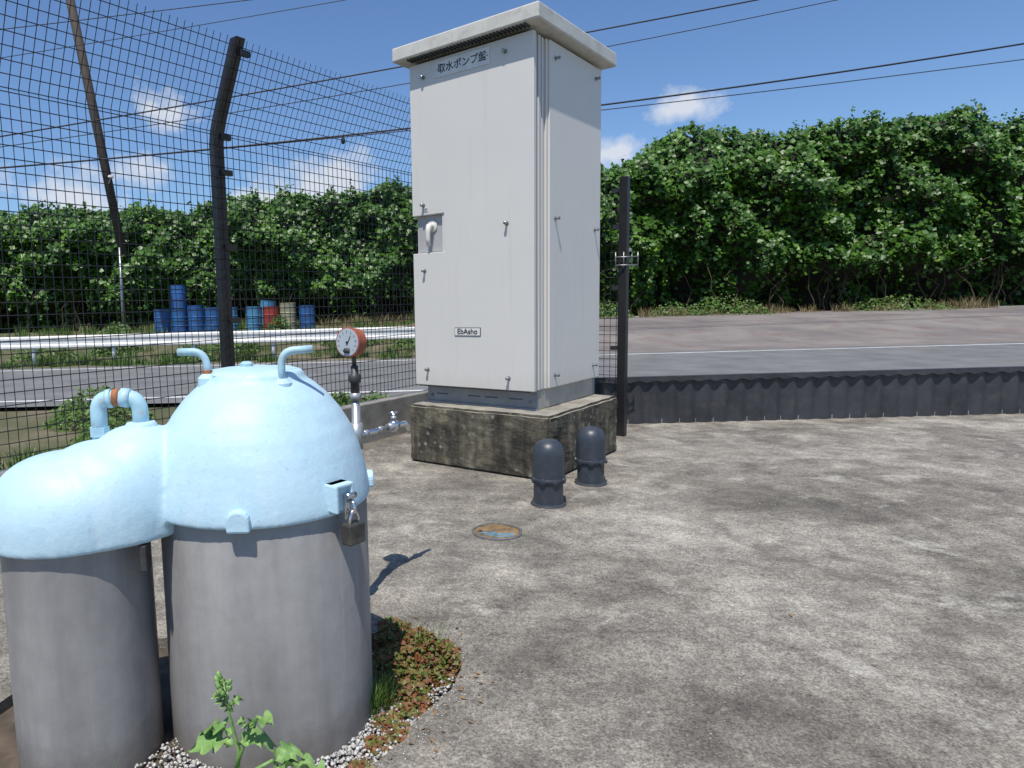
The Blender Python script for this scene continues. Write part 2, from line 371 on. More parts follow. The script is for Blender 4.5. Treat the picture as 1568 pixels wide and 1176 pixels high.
# gravel
cands=[]
while len(cands)<5200:
    a=random.uniform(-150,60); r=random.uniform(.33,bed_r(a)-.005)
    x,y=Mx+r*math.cos(rad(a)),My+r*math.sin(rad(a)); cands.append((x,y,-.036+random.uniform(0,.02)))
for k in range(260):
    a=random.uniform(-60,60); r=bed_r(a)+abs(random.gauss(0,.10))+.01
    cands.append((Mx+r*math.cos(rad(a)),My+r*math.sin(rad(a)),.001))
for k in range(300): cands.append((random.uniform(-.2,4),random.uniform(2,7),.0))
P=np.array(cands); n=len(P)
ico=np.array([(0,0,1),(.9,0,.25),(.28,.85,.25),(-.72,.53,.25),(-.72,-.53,.25),(.28,-.85,.25),(.1,.1,-.8)])
icf=np.array([(0,1,2),(0,2,3),(0,3,4),(0,4,5),(0,5,1),(6,2,1),(6,3,2),(6,4,3),(6,5,4),(6,1,5)])
sz=rng.uniform(.004,.0105,n); sz[5200:]*=.45; s=sz[:,None,None]; jit=1+rng.uniform(-.3,.3,(n,7,3))
ang=rng.uniform(0,6.28,n); ca,sa=np.cos(ang)[:,None],np.sin(ang)[:,None]
Q=ico[None]*jit*s; Q[:,:,2]*=.75
Q=np.stack([Q[:,:,0]*ca-Q[:,:,1]*sa,Q[:,:,0]*sa+Q[:,:,1]*ca,Q[:,:,2]],2)+P[:,None]
Fg=(icf[None]+(np.arange(n)*7)[:,None,None]).reshape(-1,3)
fast_mesh('gravel',Q.reshape(-1,3),Fg,'gravel')
# dead leaves and bits lying on the slab
lp=[(random.uniform(-.1,5),random.uniform(2.2,7.3),.006) for k in range(90)]+[(1.6+random.gauss(0,.9)*1.5,7.35-abs(random.gauss(0,.12)),.006) for k in range(110)]
for k in range(70):
    a=random.uniform(-50,50); r=bed_r(a)+abs(random.gauss(0,.12))+.02; lp.append((Mx+r*math.cos(rad(a)),My+r*math.sin(rad(a)),.005))
P=np.array(lp); n=len(P); leaves('leaf_litter',P,np.stack([rng.normal(0,.2,n),rng.normal(0,.2,n),np.ones(n)],1),rng.uniform(.008,.028,n),'litter',.5,.1)

# ------------------------------------------------------------ pump control cabinet
cab=empty('pump_control_cabinet',(1.188,5.361,.68),rad(-40))
W_=1.168; D_=1.27; H_=2.75
box('body',-W_+.02,-.06,.05,D_-.02,.02,H_-.01,'cab',cab)
zl,zh=1.15,1.47
out=[(0,0),(0,H_-.03),(-W_,H_-.03),(-W_,zh),(-.838,zh),(-.838,zl),(-W_,zl),(-W_,0)]
V=[(x,0,z) for x,z in out]+[(x,.042,z) for x,z in out]
n=8; F=[tuple(range(n)),tuple(range(n,2*n))[::-1]]+[((i+1)%n,i,i+n,(i+1)%n+n) for i in range(n)]
obj('front_door',V,F,'cab',cab,False,.005)
box('handle_pocket',-W_+.03,-.845,.043,.049,zl+.01,zh-.01,'cabdark',cab)
box('handle_pocket_frame',-.862,-.838,.012,.05,zl+.003,zh-.003,'cab',cab)
box('side_panel',-.05,0,.262,D_,.0,H_-.03,'cab2',cab,.006)
box('rear_corner',-.0535,-.012,D_+.003,D_+.018,.02,H_-.03,'cab',cab)
box('door_edge_strip',-.05,-.014,.046,.074,.0,H_-.03,'cab',cab,.003)
box('seal_strip',-.0595,-.045,.075,.110,.01,H_-.03,'gasket',cab)
box('corner_post_a',-.058,-.018,.112,.148,.0,H_-.03,'cab',cab,.003)
box('seal_strip_b',-.0595,-.045,.150,.172,.01,H_-.03,'gasket',cab)
box('corner_post_b',-.058,-.022,.174,.205,.0,H_-.03,'cab',cab,.003)
box('seal_strip_c',-.0595,-.040,.207,.225,.01,H_-.03,'cabdark',cab)
box('panel_return',-.058,-.012,.227,.256,.0,H_-.03,'cab2',cab,.003)
o_=.105
box('roof_fascia',-W_-o_,o_*.9,-o_,D_+o_,H_+.003,H_+.118,'roof',cab,.012)
rx0,rx1,ry0,ry1=-W_-o_+.02,o_*.9-.02,-o_+.02,D_+o_-.02
V=[(rx0,ry0,H_+.119),(rx1,ry0,H_+.119),(rx1,ry1,H_+.119),(rx0,ry1,H_+.119),(rx0+.5,.6,H_+.15),(rx1-.5,.6,H_+.15)]
obj('roof_top',V,[(0,1,5,4),(1,2,5),(2,3,4,5),(3,0,4)],'roof',cab)
for i in range(34):
    x=-W_+.04+i*.033
    box('eave_louvre',x,x+.014,-.085,-.005,H_-.012,H_+.002,'gasket',cab)
box('channel_front',-1.11,-.03,.10,.14,-.163,-.003,'chan',cab,.004)
box('channel_side',-.07,-.031,.143,1.2,-.162,-.003,'chan2',cab,.004)
box('channel_back',-1.10,-.03,1.2,1.24,-.162,-.003,'chan',cab)
box('channel_left',-1.109,-1.07,.143,1.2,-.162,-.003,'chan',cab)
box('channel_lip_front',-1.12,-.02,.085,.105,-.020,-.004,'chan',cab)
box('channel_foot_front',-1.115,-.02,.08,.1,-.164,-.15,'chan',cab)
for x in (-.95,-.62,-.45,-.22): box('slot',x-.06,x+.06,.0965,.0995,-.085,-.078,'gasket',cab)
for x in (-1.06,-.09):
    lathe('anchor_bolt',[(.016,0),(.016,.012),(.009,.013),(.009,.03),(.004,.034)],(x,.1,-.10),'knob',cab,8,(0,-1,0))
def stud(x,y,z,ax,par):
    lathe('stud',[(.016,0),(.017,.004),(.010,.006),(.010,.026),(.013,.028),(.013,.038),(.008,.042)],(x,y,z),'knob',par,14,Vector(ax))
for x,z in ((-1.02,2.60),(-.24,2.62),(-1.045,1.555),(-.235,1.33),(-1.045,1.00),(-1.03,.14),(-.225,.10)): stud(x,-.001,z,(0,-1,0),cab)
for y,z in ((.36,2.60),(1.14,2.62),(.36,1.37),(1.14,1.33),(.36,.10),(1.13,.12)): stud(.001,y,z,(1,0,0),cab)
box('nameplate',-.895,-.377,-.006,-.001,2.565,2.695,'white',cab,.002)
def text(body,x,z,size,mat,y=-.0075,sx=1):
    c=bpy.data.curves.new('lettering','FONT'); c.body=body; c.size=size; c.extrude=.0008; c.align_x='CENTER'; c.align_y='CENTER'; c.offset=.0006
    o=bpy.data.objects.new('lettering',c); COL.objects.link(o); o.parent=cab; o.location=(x,y,z); o.rotation_euler=(rad(90),0,0); o.scale=(sx,1,1)
    c.materials.append(M[mat]); return o
text('取水ポンプ盤',-.636,2.628,.078,'ink')
for x in (-.875,-.397): lathe('rivet',[(.006,0),(.005,.003)],(x,-.0065,2.63),'knob',cab,8,(0,-1,0))
box('maker_plate_frame',-.742,-.485,-.004,-.001,.437,.508,'ink',cab)
box('maker_plate',-.737,-.490,-.007,-.0045,.442,.503,'white',cab)
text('EbAsho',-.613,.474,.062,'ink',-.009,1.05)
box('small_label',-1.06,-.995,-.003,-.001,1.495,1.535,'white',cab)
for i in range(2): box('small_label_text',-1.052,-1.003,-.0045,-.0035,1.503+i*.016,1.509+i*.016,'ink',cab)
lathe('handle_rose',[(.052,0),(.052,.01),(.045,.014),(.03,.016),(.026,.03)],(-.985,.042,1.375),'cab2',cab,28,(0,-1,0))
V,F=tube_data([(-.985,.02,1.375),(-.985,-.012,1.37),(-.988,-.02,1.33),(-.99,-.02,1.26),(-.99,-.012,1.205)],[.026,.028,.022,.02,.016],12)
obj('handle_lever',V,F,'cab2',cab,True)
box('door_bottom_drip',-W_+.01,-.06,.045,.05,-.015,.02,'gasket',cab)

plx0,plx1,ply0,ply1=-1.173,.187,-.107,1.263
bm=bmesh.new(); bmesh.ops.create_cube(bm,size=1)
for v in bm.verts: v.co=Vector(((plx0+plx1)/2+v.co.x*(plx1-plx0),(ply0+ply1)/2+v.co.y*(ply1-ply0),.2575+v.co.z*.515))
bmesh.ops.bevel(bm,geom=[e for e in bm.edges],offset=.02,segments=2,affect='EDGES')
bmesh.ops.subdivide_edges(bm,edges=bm.edges[:],cuts=16,use_grid_fill=True)
for v in bm.verts:
    q=v.co; nn=noise.noise_vector(q*6)*.008+noise.noise_vector(q*22)*.006
    if q.z>.02: v.co=q+Vector((nn.x,nn.y,nn.z*.6))
me=bpy.data.meshes.new('concrete_plinth'); bm.to_mesh(me); bm.free(); me.materials.append(M['plinth'])
pl=bpy.data.objects.new('concrete_plinth',me); pl.location=(1.188,5.361,0); pl.rotation_euler=(0,0,rad(-40)); COL.objects.link(pl)

# ------------------------------------------------------------ vent pipes with caps
def vent(x,y,hh,rz):
    e=empty('vent_pipe',(x,y,0),rz)
    lathe('pipe',[(.113,0),(.113,.012),(.100,.016),(.099,.165),(.104,.168),(.104,.19)],(0,0,0),'pvc',e,40)
    r=.108; pr=[(r+.004,.17),(r+.006,.176),(r+.006,.188),(r,.192),(r,hh-.1)]
    for i in range(1,9):
        a=i/8*math.pi/2; pr.append((max(.004,r*math.cos(a)**.75),hh-.1+.1*math.sin(a)))
    lathe('cap',pr,(0,0,0),'pvc',e,40)
    for k in range(8):
        a=k*math.pi/4; c=Vector((math.cos(a),math.sin(a),0))*(r-.004)
        lathe('lug',[(.022,0),(.022,.012),(.015,.016)],(c.x,c.y,.178),'pvc',e,12,(math.cos(a),math.sin(a),-.05))
    lathe('foot_sealant',[(.122,0),(.118,.008),(.10,.012)],(0,0,.002),'gasket',e,32)
vent(1.118,4.61,.455,.2); vent(1.565,5.12,.44,.5)

hc=empty('valve_box_cover',(.669,4.05,0))
lathe('frame',[(.152,0),(.152,.006),(.146,.009),(.138,.009),(.137,.004)],(0,0,.001),'knob',hc,48)
m,nt3,b=nmat('cast_cover'); v=coord(nt3); vo=N(nt3,'ShaderNodeTexVoronoi'); vo.inputs['Scale'].default_value=70; nt3.links.new(v,vo.inputs['Vector'])
c=ramp(nt3,noise_n(nt3,v,14,6,.7),[(.38,(.09,.07,.045)),(.6,(.26,.16,.07))]); nt3.links.new(c,b.inputs['Base Color']); bump(nt3,b,vo.outputs['Distance'],.6,.006); b.inputs['Roughness'].default_value=.7; M['cover']=m
M['coverblue']=simple('cover_blue_inlay',(.10,.30,.42),(.05,.17,.26),30,.6)
lathe('lid',[(.135,0),(.135,.006),(.13,.008)],(0,0,.001),'cover',hc,48)
for (x0,y0,x1,y1) in ((-.09,-.06,.10,-.045),(-.06,-.085,.09,-.072),(-.03,-.11,.06,-.098),(-.11,-.03,-.01,-.018)):
    box('inlay',x0,x1,y0,y1,.006,.0105,'coverblue',hc,.002)
for (x0,y0,x1,y1) in ((-.1,.02,.1,.03),(-.08,.055,.085,.065),(-.04,.09,.05,.098)):
    box('rib',x0,x1,y0,y1,.006,.011,'cover',hc,.002)
lathe('key_hole',[(.012,0),(.012,.003)],(-.10,.0,.0095),'ink',hc,12)

# ------------------------------------------------------------ well tank
tk=empty('well_casing_cover')
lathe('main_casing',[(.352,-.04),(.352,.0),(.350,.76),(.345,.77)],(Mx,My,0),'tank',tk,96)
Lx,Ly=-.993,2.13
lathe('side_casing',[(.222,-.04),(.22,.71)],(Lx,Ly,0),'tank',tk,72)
dp=[(.368,.752),(.374,.756),(.372,.79),(.366,.83),(.355,.88),(.338,.94),(.313,1.0),(.28,1.055),(.24,1.105),(.195,1.145),(.165,1.165),(.160,1.185),(.152,1.192),(.02,1.198)]
def ell(cx,cy,rx,ry,z0,z1,skirt=.05,pw=.75,nseg=48):
    V=[];F=[];lv=[(1,z0),(1,z0+skirt)]
    for i in range(1,12):
        a=i/12*math.pi/2; lv.append((math.cos(a)**pw,z0+skirt+(z1-z0-skirt)*math.sin(a)))
    lv.append((.02,z1))
    for s_,z in lv:
        for k in range(nseg):
            a=2*math.pi*k/nseg; V.append((cx+rx*s_*math.cos(a),cy+ry*s_*math.sin(a),z))
    n=len(lv)
    for i in range(n-1):
        for k in range(nseg): F.append((i*nseg+k,i*nseg+(k+1)%nseg,(i+1)*nseg+(k+1)%nseg,(i+1)*nseg+k))
    F.append(tuple(range(nseg))[::-1]); F.append(tuple((n-1)*nseg+k for k in range(nseg))); return V,F
parts=[lathe_data(dp,(Mx-.012,My,0),64), ell(Lx+.0,Ly,.265,.245,.70,.965,.05,.7), ell(-.89,2.15,.235,.225,.702,.995,.05,.7), ell(-.80,2.19,.19,.20,.71,1.035,.05,.72)]
fr=Vector((-Mx,-My,0)).normalized(); lat=Vector((-fr.y,fr.x,0))
def rimpt(th,r,z): 
    t=rad(th); v=fr*math.cos(t)+lat*math.sin(t); return Vector((Mx,My,0))+v*r+Vector((0,0,z)),v
V,F=join_data(parts)
dm=obj('dome_cover',V,F,'dome',tk,True)
r_=dm.modifiers.new('r','REMESH'); r_.mode='VOXEL'; r_.voxel_size=.007; r_.use_smooth_shade=True
s_=dm.modifiers.new('s','SMOOTH'); s_.iterations=16; s_.factor=.6
def orient_box(name,c,v,wd,dp_,ht,mat,par,bevel=.004,archtop=0):
    t=Vector((-v.y,v.x,0)); V=[]
    prof=[(-wd/2,0),(wd/2,0)]
    if archtop:
        for i in range(9):
            a=i/8*math.pi; prof.append((wd/2*math.cos(a),ht-wd/2+wd/2*math.sin(a)*.9))
    else: prof+=[(wd/2,ht),(-wd/2,ht)]
    n=len(prof)
    for dd in (dp_,-.03):
        for a,z in prof: V.append(c+t*a+v*dd+Vector((0,0,z)))
    F=[tuple(range(n))[::-1],tuple(range(n,2*n))]+[(i,(i+1)%n,(i+1)%n+n,i+n) for i in range(n)]
    o=obj(name,V,F,mat,par,False,bevel); 
    bmn=bmesh.new(); bmn.from_mesh(o.data); bmesh.ops.recalc_face_normals(bmn,faces=bmn.faces); bmn.to_mesh(o.data); bmn.free(); return o
c,v=rimpt(-12.5,.372,.75); orient_box('rim_clip',c,v,.07,.018,.072,'dome',tk,.008,1)
c,v=rimpt(86,.366,.77); orient_box('rim_clip',c,v,.065,.010,.06,'dome',tk,.008,1)
c,v=rimpt(37,.366,.772)
orient_box('hasp_housing_back',c,v,.078,.016,.088,'dome',tk,.006)
t=Vector((-v.y,v.x,0))
for sgn in (-1,1): orient_box('hasp_housing_cheek',c+t*sgn*.032,v,.012,.034,.085,'dome',tk,.004)
orient_box('hasp_housing_top',c+Vector((0,0,.076)),v,.074,.034,.012,'dome',tk,.004)
c2,_=rimpt(40,.372,.742)
orient_box('hasp_plate',c2,v,.028,.022,.08,'chrome',tk,.003)
tube('hasp_staple',[c2+v*.02+Vector((0,0,.06)),c2+v*.045+Vector((0,0,.056)),c2+v*.048+Vector((0,0,.028)),c2+v*.02+Vector((0,0,.022))],.006,'chrome',tk,8)
tube('hasp_knuckle',[c2+v*.03-t*.02+Vector((0,0,.078)),c2+v*.03+t*.02+Vector((0,0,.078))],.010,'chrome',tk,10)
pk=c2+v*.042+Vector((0,0,.008))
tube('padlock_shackle',[pk-t*.018+Vector((0,0,-.035)),pk-t*.018+Vector((0,0,0))]+arc_pts(pk-t*.018,pk+Vector((0,0,.05)),pk+t*.018,8)[1:]+[pk+t*.018+Vector((0,0,-.035))],.0052,'chrome',tk,8)
orient_box('padlock_body',pk+Vector((0,0,-.080))+v*.004,v,.068,.012,.066,'brass',tk,.006)
orient_box('padlock_label',pk+Vector((0,0,-.052))+v*.016,v,.036,.001,.010,'darkfit',tk,0)
lathe('lid_plate',[(.155,1.172),(.157,1.186),(.148,1.196),(.05,1.205),(.005,1.206)],(Mx-.02,My,0),'dome',tk,8,None,False)
lathe('lid_knob',[(.022,1.2),(.022,1.215),(.012,1.222)],(Mx-.04,My-.01,0),'bluepipe',tk,16)
def boss(x,y,z): lathe('pipe_boss',[(.034,z-.04),(.032,z),(.024,z+.008),(.017,z+.014)],(x,y,0),'dome',tk,24)
boss(-.578,2.25,1.175); boss(-.325,2.19,1.158)
lathe('rust_ring',[(.0165,1.188),(.0165,1.2)],(-.578,2.25,0),'rust',tk,16)
tube('vent_tube_left',[(-.578,2.25,1.15),(-.578,2.25,1.215)]+arc_pts((-.578,2.25,1.215),(-.582,2.25,1.258),(-.62,2.25,1.262),6)[1:]+[(-.672,2.25,1.262)],.0125,'bluepipe',tk)
tube('vent_tube_right',[(-.325,2.19,1.14),(-.325,2.19,1.21)]+arc_pts((-.325,2.19,1.21),(-.325,2.19,1.258),(-.285,2.19,1.262),6)[1:]+[(-.222,2.19,1.265)],.0125,'bluepipe',tk)
gy=2.2
tube('gooseneck',[(-.79,gy,.99),(-.79,gy,1.075)]+arc_pts((-.79,gy,1.075),(-.79,gy,1.122),(-.835,gy,1.124),6)[1:]+[(-.885,gy,1.122)]+arc_pts((-.885,gy,1.122),(-.925,gy,1.122),(-.925,gy,1.08),6)[1:]+[(-.925,gy,.94)],.026,'bluepipe',tk,18)
lathe('gooseneck_flange',[(.055,.985),(.05,1.034),(.044,1.042),(.03,1.044)],(-.79,gy,0),'dome',tk,24)
tube('gooseneck_collar',[(-.85,gy,1.124),(-.872,gy,1.123)],.029,'rust',tk,18)
tube('gooseneck_socket',[(-.818,gy,1.12),(-.849,gy,1.124)],.031,'bluepipe',tk,18)
tube('gooseneck_socket',[(-.875,gy,1.123),(-.893,gy,1.12)],.031,'bluepipe',tk,18)
lathe('gooseneck_nut',[(.032,1.0),(.032,1.03)],(-.925,gy,0),'bluepipe',tk,8)
box('hinge_bracket',-.745,-.725,1.985,2.03,.62,.70,'darkfit',tk,.003)

# ------------------------------------------------------------ gauge stand with tap
gs=empty('pressure_gauge_stand',(-.13,3.12,0))
tube('riser',[(0,0,-.03),(0,0,1.0)],.020,'steel',gs,16)
for z0,z1,r in ((.0,.05,.034),(.22,.32,.031),(.74,.86,.029),(.965,1.0,.026)):
    tube('coupling',[(0,0,z0),(0,0,z1)],r,'steel',gs,8 if z0>.9 else 16)
tube('reducer',[(0,0,1.0),(0,0,1.045),(0,0,1.05),(0,0,1.085),(0,0,1.09),(0,0,1.125)],[.021,.021,.026,.026,.017,.017],'darkfit',gs,12)
tube('gauge_cock',[(-.03,0,1.07),(.03,0,1.07)],.009,'darkfit',gs,10)
tube('gauge_neck',[(0,0,1.12),(0,0,1.19)],.009,'brass',gs,10)
ax=Vector((-.58,-.81,.05)).normalized(); gc=Vector((-.008,0,1.232))
lathe('gauge_case',[(.055,-.038),(.064,-.028),(.067,.02),(.069,.022),(.069,.032),(.064,.034)],gc,'gaugebody',gs,40,ax)
lathe('gauge_dial',[(.063,.0),(.062,.002)],gc+ax*.0335,'gaugeface',gs,40,ax)
g2=gc+ax*.037
sd=Vector((0,0,1)).cross(ax).normalized()
lathe('dial_hub',[(.006,0),(.005,.004)],g2,'ink',gs,10,ax)
tube('needle',[g2-Vector((0,0,.012)),g2+Vector((0,0,.03))+sd*.02],.0014,'ink',gs,5)
tube('dial_label',[g2-Vector((0,0,.038))-sd*.016,g2-Vector((0,0,.038))+sd*.016],.012,'darkfit',gs,4)
for k in range(11):
    a=rad(-135+k*27); q=g2+(sd*math.sin(a)+Vector((0,0,1))*math.cos(a))*.045
    tube('dial_tick',[q,q+(sd*math.sin(a)+Vector((0,0,1))*math.cos(a))*.009],.0011,'ink',gs,4)
b0=Vector((0,0,.80)); bd=Vector((.235,.30,0)); 
tube('branch',[b0,b0+bd*.8],.0125,'chrome',gs,14)
for a,b_,r in ((.12,.2,.018),(.42,.5,.017),(.62,.82,.021)): tube('branch_coupling',[b0+bd*a,b0+bd*b_],r,'steel',gs,8)
vb=b0+bd*.75
tube('valve_body',[vb-Vector((0,0,.028)),vb-Vector((0,0,.01)),vb+Vector((0,0,.02)),vb+Vector((0,0,.03))],[.014,.026,.026,.015],'chrome',gs,14)
tube('valve_stem',[vb+Vector((0,0,.02)),vb+Vector((0,0,.065))],.008,'chrome',gs,10)
tube('valve_bonnet',[vb+Vector((0,0,.035)),vb+Vector((0,0,.05))],.016,'steel',gs,6)
tube('valve_handle',[vb+Vector((-.02,-.006,.068)),vb+Vector((.02,.006,.068))],.006,'chrome',gs,8)
tube('spout',[vb,b0+bd*1.0]+[b0+bd*1.06-Vector((0,0,.02)),b0+bd*1.08-Vector((0,0,.05))],[.014,.014,.013,.012],'chrome',gs,12)

# ------------------------------------------------------------ left mesh fence
R2=Vector((.643,.766,0)); L2=Vector((-.766,.643,0))
P0=Vector((-.2,6.86,0))+L2*.09
def prism(lst,a,b,r): 
    lst.append(tube_data([Vector(a),Vector(b)],r,4,False))
def mesh_fence(name,base,dirv,length,z0,zb,inward=None):
    e=empty(name); lst=[]; step=.062
    n=int(length/step)
    arm=(inward*.31+Vector((0,0,.61))) if inward else None
    for i in range(n+1):
        q=base+dirv*(i*step)
        prism(lst,q+Vector((0,0,z0)),q+Vector((0,0,zb)),.0029)
        if arm: prism(lst,q+Vector((0,0,zb)),q+Vector((0,0,zb))+arm*1.04,.0029)
    z=z0+.02
    while z<=zb:
        prism(lst,base+Vector((0,0,z)),base+dirv*length+Vector((0,0,z)),.0034); z+=.082
    if arm:
        k=.0
        while k<=1.0:
            prism(lst,base+Vector((0,0,zb))+arm*k,base+dirv*length+Vector((0,0,zb))+arm*k,.0034); k+=.082/arm.length
    V,F=join_data(lst); obj('mesh_panel',V,F,'wire',e)
    return e,arm
start=P0+R2*(-6.2)
fe,arm=mesh_fence('mesh_fence',start,R2,6.2+1.692,.47,2.81,-L2)
def sqtube(name,pts,hw,hd,dirv,par,mat='black'):
    V=[];F=[]
    nrm=Vector((-dirv.y,dirv.x,0))
    for q in pts:
        q=Vector(q)
        for a,b in ((-1,-1),(1,-1),(1,1),(-1,1)): V.append(q+dirv*hw*a+nrm*hd*b)
    for i in range(len(pts)-1):
        for k in range(4): F.append((i*4+k,i*4+(k+1)%4,i*4+4+(k+1)%4,i*4+4+k))
    m_=(len(pts)-1)*4; F+= [(3,2,1,0),(m_,m_+1,m_+2,m_+3)]
    return obj(name,V,F,mat,par,False,.004)
for s in (-1.55,-4.79):
    q=P0+R2*s+L2*.05
    a=-L2
    sqtube('post',[q+Vector((0,0,.1)),q+Vector((0,0,2.72)),q+a*.02+Vector((0,0,2.82)),q+a*.06+Vector((0,0,2.92)),q+a*.335+Vector((0,0,3.46))],.045,.04,R2,fe)
    for zz,off in ((2.78,0),(2.5,0),(1.9,0),(1.3,0),(.7,0),(3.36,.29)):
        b=q+a*(.05+off)+Vector((0,0,zz))
        V=[b+R2*x+L2*y+Vector((0,0,z)) for z in (-.022,.022) for y in (-.02,.02) for x in (0,.10)]
        obj('clip',V,[(0,2,3,1),(4,5,7,6),(0,1,5,4),(2,6,7,3),(0,4,6,2),(1,3,7,5)],'black',fe,False,.003)
Kv=Vector((Kc[0],Kc[1],0))+L2*.1
sqtube('corner_post',[Kv+Vector((0,0,.1)),Kv+Vector((0,0,2.75))],.04,.04,R2,fe)
f2,_=mesh_fence('mesh_fence',Vector((.888,8.156,0)),-L2,1.95,.52,2.5)
pp=Vector((2.42,6.90,0))
sqtube('end_post',[pp,pp+Vector((0,0,2.577))],.042,.036,-L2,f2)
for z in (.9,1.5,2.1,2.45): 
    box('clip',pp.x-.11,pp.x-.03,pp.y-.0,pp.y+.04,z-.02,z+.02,'black',f2)
for z in (1.72,1.80): tube('latch_bar',[pp+Vector((-.10,-.05,z)),pp+Vector((.12,-.06,z))],.007,'knob',f2,8)
for x in (-.1,-.02,.06,.12): tube('latch_pin',[pp+Vector((x,-.055,1.69)),pp+Vector((x,-.055,1.85))],.006,'knob',f2,8)
lathe('latch_knob',[(.02,0),(.02,.02),(.01,.03)],pp+Vector((.04,-.06,1.85)),'knob',f2,10)

def wallseg(name,a,b,th,z1,mat,bev=.01):
    a=Vector((a[0],a[1],0)); b=Vector((b[0],b[1],0)); dv=(b-a).normalized(); nn=Vector((-dv.y,dv.x,0))*th
    V=[a,b,b+nn,a+nn]; V=[q+Vector((0,0,-.06)) for q in V]+[q+Vector((0,0,z1)) for q in V]
    return obj(name,V,[(3,2,1,0),(4,5,6,7),(0,1,5,4),(1,2,6,5),(2,3,7,6),(3,0,4,7)],mat,None,False,bev)
a=Vector((-.2,6.86,0))-R2*6.2; wallseg('concrete_curb_wall',a,(Kc[0],Kc[1]),.16,.40,'curb')
wallseg('concrete_curb_wall',(Kc[0]+.005,Kc[1]-.005),(1.62,7.54),.16,.40,'curb')
V=[];F=[];n=560
for i in range(n+1):
    x=1.72+i*.025; y=7.53+.016*math.sin(i*.025*2*math.pi/.19)
    V+=[(x,y,-.03),(x,y,.49)]
for i in range(n): F.append((2*i,2*i+2,2*i+3,2*i+1))
lw=obj('low_sheet_wall',V,F,'lowwall',None,True)
box('cap_rail',1.70,15.7,7.50,7.56,.50,.53,'lowwall',lw,.004)
box('foot_rail',1.70,15.7,7.545,7.60,-.05,.05,'curb',lw,.004)
V=[];F=[]
for i in range(n+1):
    x=1.72+i*.025; k=.5+.5*math.sin(i*.025*2*math.pi/.19); V+=[(x,7.492,.52),(x,7.492,.485-.02*k)]
for i in range(n): F.append((2*i,2*i+1,2*i+3,2*i+2))
obj('scalloped_shadow_strip',V,F,'lowwall',lw,True)  # strip added under the cap; its wavy edge makes the scalloped shadow

# ------------------------------------------------------------ guard rail
gr=empty('guard_rail',(0,18.8,0))
prof=[(0,.44),(-.03,.47),(-.03,.52),(0,.555),(.0,.655),(-.03,.69),(-.03,.745),(0,.78)]
V=[];F=[]
for x in (-40,4.1):
    V+=[(x,yy,zz) for yy,zz in prof]
for i in range(7): F.append((i,8+i,9+i,i+1))
obj('beam',V,F,'rail',gr); 
tube('beam_end',[(4.1,.02,.44),(4.1,.02,.78)],.06,'rail',gr)
for i in range(20): tube('post',[(3.6-i*2.2,.09,-.1),(3.6-i*2.2,.09,.74)],.055,'rail',gr,10)

def drum(x,y,z,mat,tilt=0,hh=.9):
    e=empty('oil_drum',(x,y,z)); e.rotation_euler=(0,tilt,random.uniform(0,3))
    r=.287; pr=[(r*.97,0),(r+.008,.006),(r+.008,.02),(r,.03)]
    for zc in (hh*.33,hh*.66): pr+=[(r,zc-.02),(r+.014,zc-.006),(r+.014,zc+.006),(r,zc+.02)]
    pr+=[(r,hh-.03),(r+.008,hh-.02),(r+.008,hh),(r*.96,hh-.002),(r*.95,hh-.02)]
    lathe('shell',pr,(0,0,0),mat,e,28)
    lathe('bung',[(.03,hh-.02),(.03,hh)],(.18,0,0),'knob',e,10)
for u,mt,yy in ((-7.95,'blue',25),(-7.35,'blue',25.1),(-6.72,'blue',25),(-6.12,'blue',25.05),(-5.5,'lblue',25),(-4.62,'lblue',24.9),(-4.0,'red',25),(-3.38,'tan',25),(-2.7,'blue',25.05)):
    drum(u,yy,.52,mt,random.uniform(-.03,.03),.92 if mt!='tan' else 1.02)
drum(-7.6,25.95,.54,'blue'); drum(-7.6,25.9,.54+.91,'blue',.08,.85); drum(-7.0,25.95,.54+.1,'blue',.05)
drum(-4.3,25.8,.75,'lblue',.1)
up_=empty('utility_pole')
tube('lower_pole',[(-8.27,22,.1),(-8.2,22,3.4)],[.045,.04],'knob',up_,10)
tube('leaning_pole',[(-8.14,22.1,3.2),(-8.67,22.1,7.07),(-9.4,22.1,12.2)],[.13,.14,.13],'pole',up_,14)
tube('lamp_arm',[(-8.45,22,5.2),(-8.3,21.9,5.5)],.02,'knob',up_,8)
lathe('lamp',[(.05,0),(.09,.03),(.08,.08),(.02,.1)],(-8.26,21.85,5.5),'white',up_,16)
def cable(y,z0,z1,r,sag=.25,x0=-7.95,x1=8.25):
    s=(z1-z0)/(x1-x0); pts=[]
    for i in range(41):
        x=-22+i*1.3; u=(x-x0)/(x1-x0); pts.append((x,y,z0+s*(x-x0)-sag*4*u*(1-u)))
    tube('overhead_cable',pts,r,'cable',None,6)
cable(20,5.67,6.98,.025,.09); cable(20.3,5.73,6.88,.013,.05)
cable(20,6.73,9.10,.020,.04); cable(20.4,6.5,8.75,.012,.10)
cable(20,9.43,10.9,.012,.02); cable(20.5,9.0,11.3,.010,.05)
lathe('cable_clamp',[(.03,0),(.06,.05),(.06,.12),(.03,.2)],(-.95,20,5.92),'cable',None,10)

